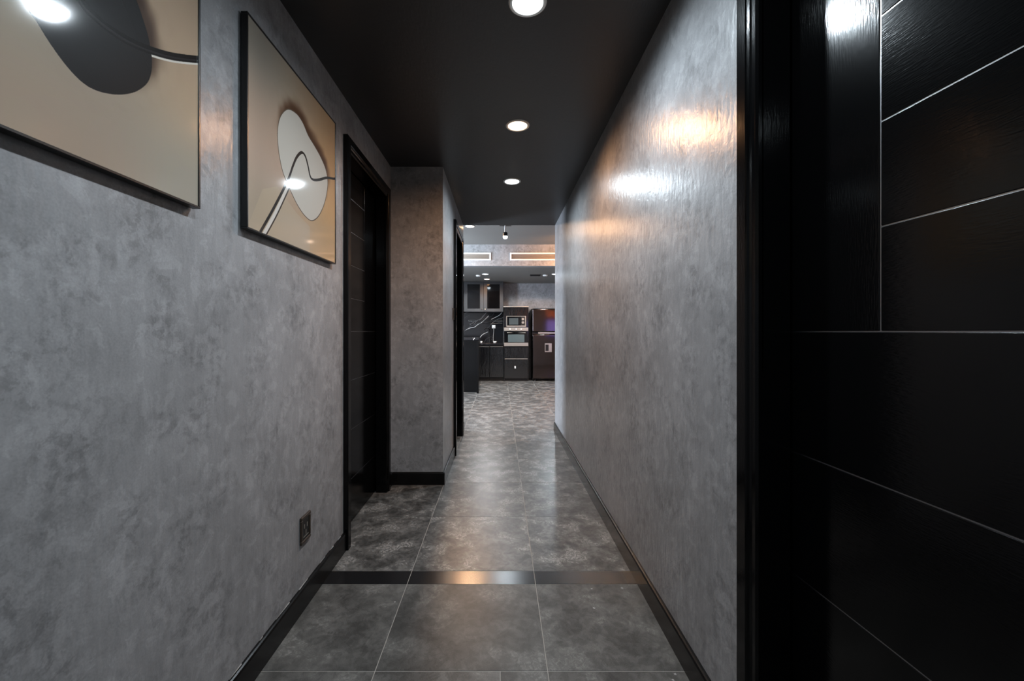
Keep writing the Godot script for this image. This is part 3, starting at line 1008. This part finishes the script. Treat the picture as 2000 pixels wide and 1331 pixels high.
	# hanging spots, aimed at the bulkhead and the kitchen
	for q in [[0.075, 6.3, COOL, 4.5, "slim cool spotlight on a stem in front of the bulkhead between the grilles"], [1.35, 6.6, WARM, 3.4, "slim warm spotlight on a stem before the right-hand air grille"],
			[-1.3, 6.4, COOL, 4.4, "slim cool spotlight on a stem before the air grille over the bar counter"]]:
		var cc: Color = q[2]
		t = thing("ceiling_spotlight", q[4], "spotlight", P(q[0], HR, q[1]), "hanging spotlights")
		part_box("canopy", t, M.black, P(q[0] - 0.085, HR - 0.02, q[1] - 0.08), P(q[0] + 0.095, HR - 0.0005, q[1] + 0.08), 0.003)
		st = st_new()
		lathe(st, org, [Vector2(0.011, -0.02), Vector2(0.011, -0.14), Vector2(0.0, -0.14)], 14)
		obj("stem", st, M.white_metal, t)
		st = st_new()
		lathe(st, org, [Vector2(0.0, -0.13), Vector2(0.030, -0.132), Vector2(0.034, -0.14), Vector2(0.036, -0.190), Vector2(0.033, -0.190), Vector2(0.033, -0.185)], 24)
		obj("head", st, M.black, t)
		st = st_new()
		lathe(st, org, [Vector2(0.034, -0.188), Vector2(0.034, -0.212), Vector2(0.025, -0.224), Vector2(0.0, -0.229)], 24)
		obj("lens", st, glow(cc.lerp(Color.WHITE, 0.4), 6.0), t)
		lamp_light(t, Vector3(0, -0.206, 0), cc, q[3], 68.0, Vector3.DOWN if q[0] == 0.075 else Vector3(0, -0.35, -1.0))
	# television and neon tube that the refrigerator mirrors
	t = thing("television", "wall television with a blue-violet picture facing the kitchen", "television", P(2.1, 1.0, DE + 0.03))
	part_box("casing", t, M.black, P(1.63, 1.03, DE + 0.001), P(2.65, 1.60, DE + 0.04), 0.004)
	part_box("screen", t, glow(Color(0.30, 0.32, 0.85), 3.0), P(1.65, 1.05, DE + 0.038), P(2.63, 1.58, DE + 0.043))
	t = thing("neon_sign", "orange neon tube bent into waves above the television", "neon sign", P(2.0, 1.8, DE + 0.03))
	st = st_new()
	tube(st, smooth_path([P(1.67, 2.02, DE + 0.03), P(1.68, 1.84, DE + 0.03), P(1.73, 1.72, DE + 0.03), P(1.79, 1.78, DE + 0.03), P(1.82, 1.90, DE + 0.03), P(1.86, 1.78, DE + 0.03), P(1.92, 1.72, DE + 0.03), P(1.98, 1.80, DE + 0.03),
		P(2.04, 1.90, DE + 0.03), P(2.10, 1.80, DE + 0.03), P(2.18, 1.72, DE + 0.03), P(2.26, 1.84, DE + 0.03), P(2.29, 2.02, DE + 0.03)]), 0.012)
	obj("neon_tube", st, glow(Color(1.0, 0.45, 0.08), 6.0), t)
	for x in [1.68, 2.28]:
		part_box("clip", t, M.black, P(x - 0.01, 1.95, DE + 0.001), P(x + 0.01, 1.97, DE + 0.02))

func build_corridor_things() -> void:
	picture("square print of a large black blob on a tan ground", 0.413, M.print_black)
	picture("square print of a white bean shape crossed by a black cord", 1.36, M.print_white)
	# socket low on the left wall
	var t := thing("wall_socket", "dark bronze wall socket low on the plaster by the baseboard", "socket", P(XL, 0.334, 1.81))
	for q in [[1.767, 1.853, 0.276, 0.290], [1.767, 1.853, 0.378, 0.392], [1.767, 1.779, 0.290, 0.378], [1.841, 1.853, 0.290, 0.378]]:
		part_box("plate_edge", t, M.bronze, P(XL, q[2], q[0]), P(XL + 0.010, q[3], q[1]), 0.002)
	part_box("insert", t, M.black, P(XL, 0.290, 1.779), P(XL + 0.007, 0.378, 1.841), 0.001)
	part_box("insert_trim", t, M.steel, P(XL + 0.006, 0.300, 1.786), P(XL + 0.0078, 0.304, 1.834))
	for q in [[1.797, 0.345], [1.823, 0.345], [1.81, 0.318]]:
		part_box("pin_slot", t, M.steel, P(XL + 0.0065, q[1] - 0.009, q[0] - 0.003), P(XL + 0.0078, q[1] + 0.009, q[0] + 0.003))
	# switch beside the far door
	t = thing("light_switch", "small bronze light switch on the wall block by the far door", "switch", P(XP, 1.34, 3.93))
	part_box("plate", t, M.bronze, P(XP, 1.29, 3.885), P(XP + 0.009, 1.40, 3.96), 0.002)
	part_box("rocker", t, M.black, P(XP + 0.009, 1.31, 3.90), P(XP + 0.012, 1.38, 3.945), 0.001)

func build_doors() -> void:
	door("door_1", "glossy black panelled door beside the white bean print", XL, -1.0, 2.335, 3.07, 0.075, 0.0, true)
	door("door_2", "narrow black door in the wall block near the living room", XP, -1.0, 4.05, 4.72, 0.075, 0.0, true)
	door("door_3", "large glossy black panelled door opposite the black blob print", XR, 1.0, 0.245, 1.045, 0.0785, deg_to_rad(1.9), true)

func build_lamps() -> void:
	downlight("cool white round downlight in the corridor ceiling level with the white bean print", 0.106, 1.62, HC, COOL, 2.15, 1.6, "corridor downlights")
	downlight("warm orange round downlight in the black corridor ceiling", 0.107, 2.588, HC, WARM, 1.5, 1.6, "corridor downlights")
	downlight("cool white round downlight in the corridor ceiling past the wall block", 0.0995, 3.548, HC, COOL, 1.65, 2.0, "corridor downlights")
	downlight("cool white round downlight above the black blob print", 0.106, 0.60, HC, COOL, 1.15, 1.6, "corridor downlights")
	downlight("cool white round downlight at the blind end of the corridor", 0.106, -0.6, HC, COOL, 1.0, 1.6, "corridor downlights")
	downlight("warm round downlight at the corridor mouth in the living room ceiling", -0.464, 6.45, HR, Color(1.0, 0.79, 0.60), 4.8, 3.0, "living room downlights")
	downlight("warm round downlight in the living room ceiling above the television side", 1.9, 6.45, HR, WARM, 7.0, 3.0, "living room downlights")
	downlight("cool round downlight in the living room ceiling toward the window", -2.2, 6.0, HR, COOL, 7.0, 3.0, "living room downlights")
	downlight("cool round downlight in the kitchen ceiling by the bar counter", -0.315, 8.9, HK, COOL, 5.5, 3.0, "kitchen downlights")
	downlight("warm round downlight close in front of the grey wall cabinets", -0.31, 9.75, HK, WARM, 1.3, 2.5, "kitchen downlights")
	downlight("cool round downlight in the kitchen ceiling before the refrigerator", 1.16, 8.9, HK, COOL, 5.5, 3.0, "kitchen downlights")

func _ready() -> void:
	# camera: level, looking down the corridor, lens shifted a little right and down
	var cam := Camera3D.new()
	cam.name = "camera"
	add_child(cam)
	var near := 0.05
	cam.set_frustum(near * 1331.0 / 820.0, Vector2(23.0, -17.5) / 820.0 * near, near, 60.0)
	cam.position = Vector3(0, EYE, 0)
	cam.current = true
	var env := Environment.new()
	env.background_mode = Environment.BG_COLOR
	env.background_color = Color(0.0, 0.0, 0.0)
	env.tonemap_mode = Environment.TONE_MAPPER_LINEAR
	env.tonemap_exposure = 1.4
	env.sdfgi_enabled = true
	env.ssao_enabled = true
	env.ssil_enabled = true
	var we := WorldEnvironment.new()
	we.environment = env
	we.name = "environment"
	add_child(we)
	make_materials()
	build_lamps()
	build_shell()
	build_doors()
	build_corridor_things()
	build_kitchen()
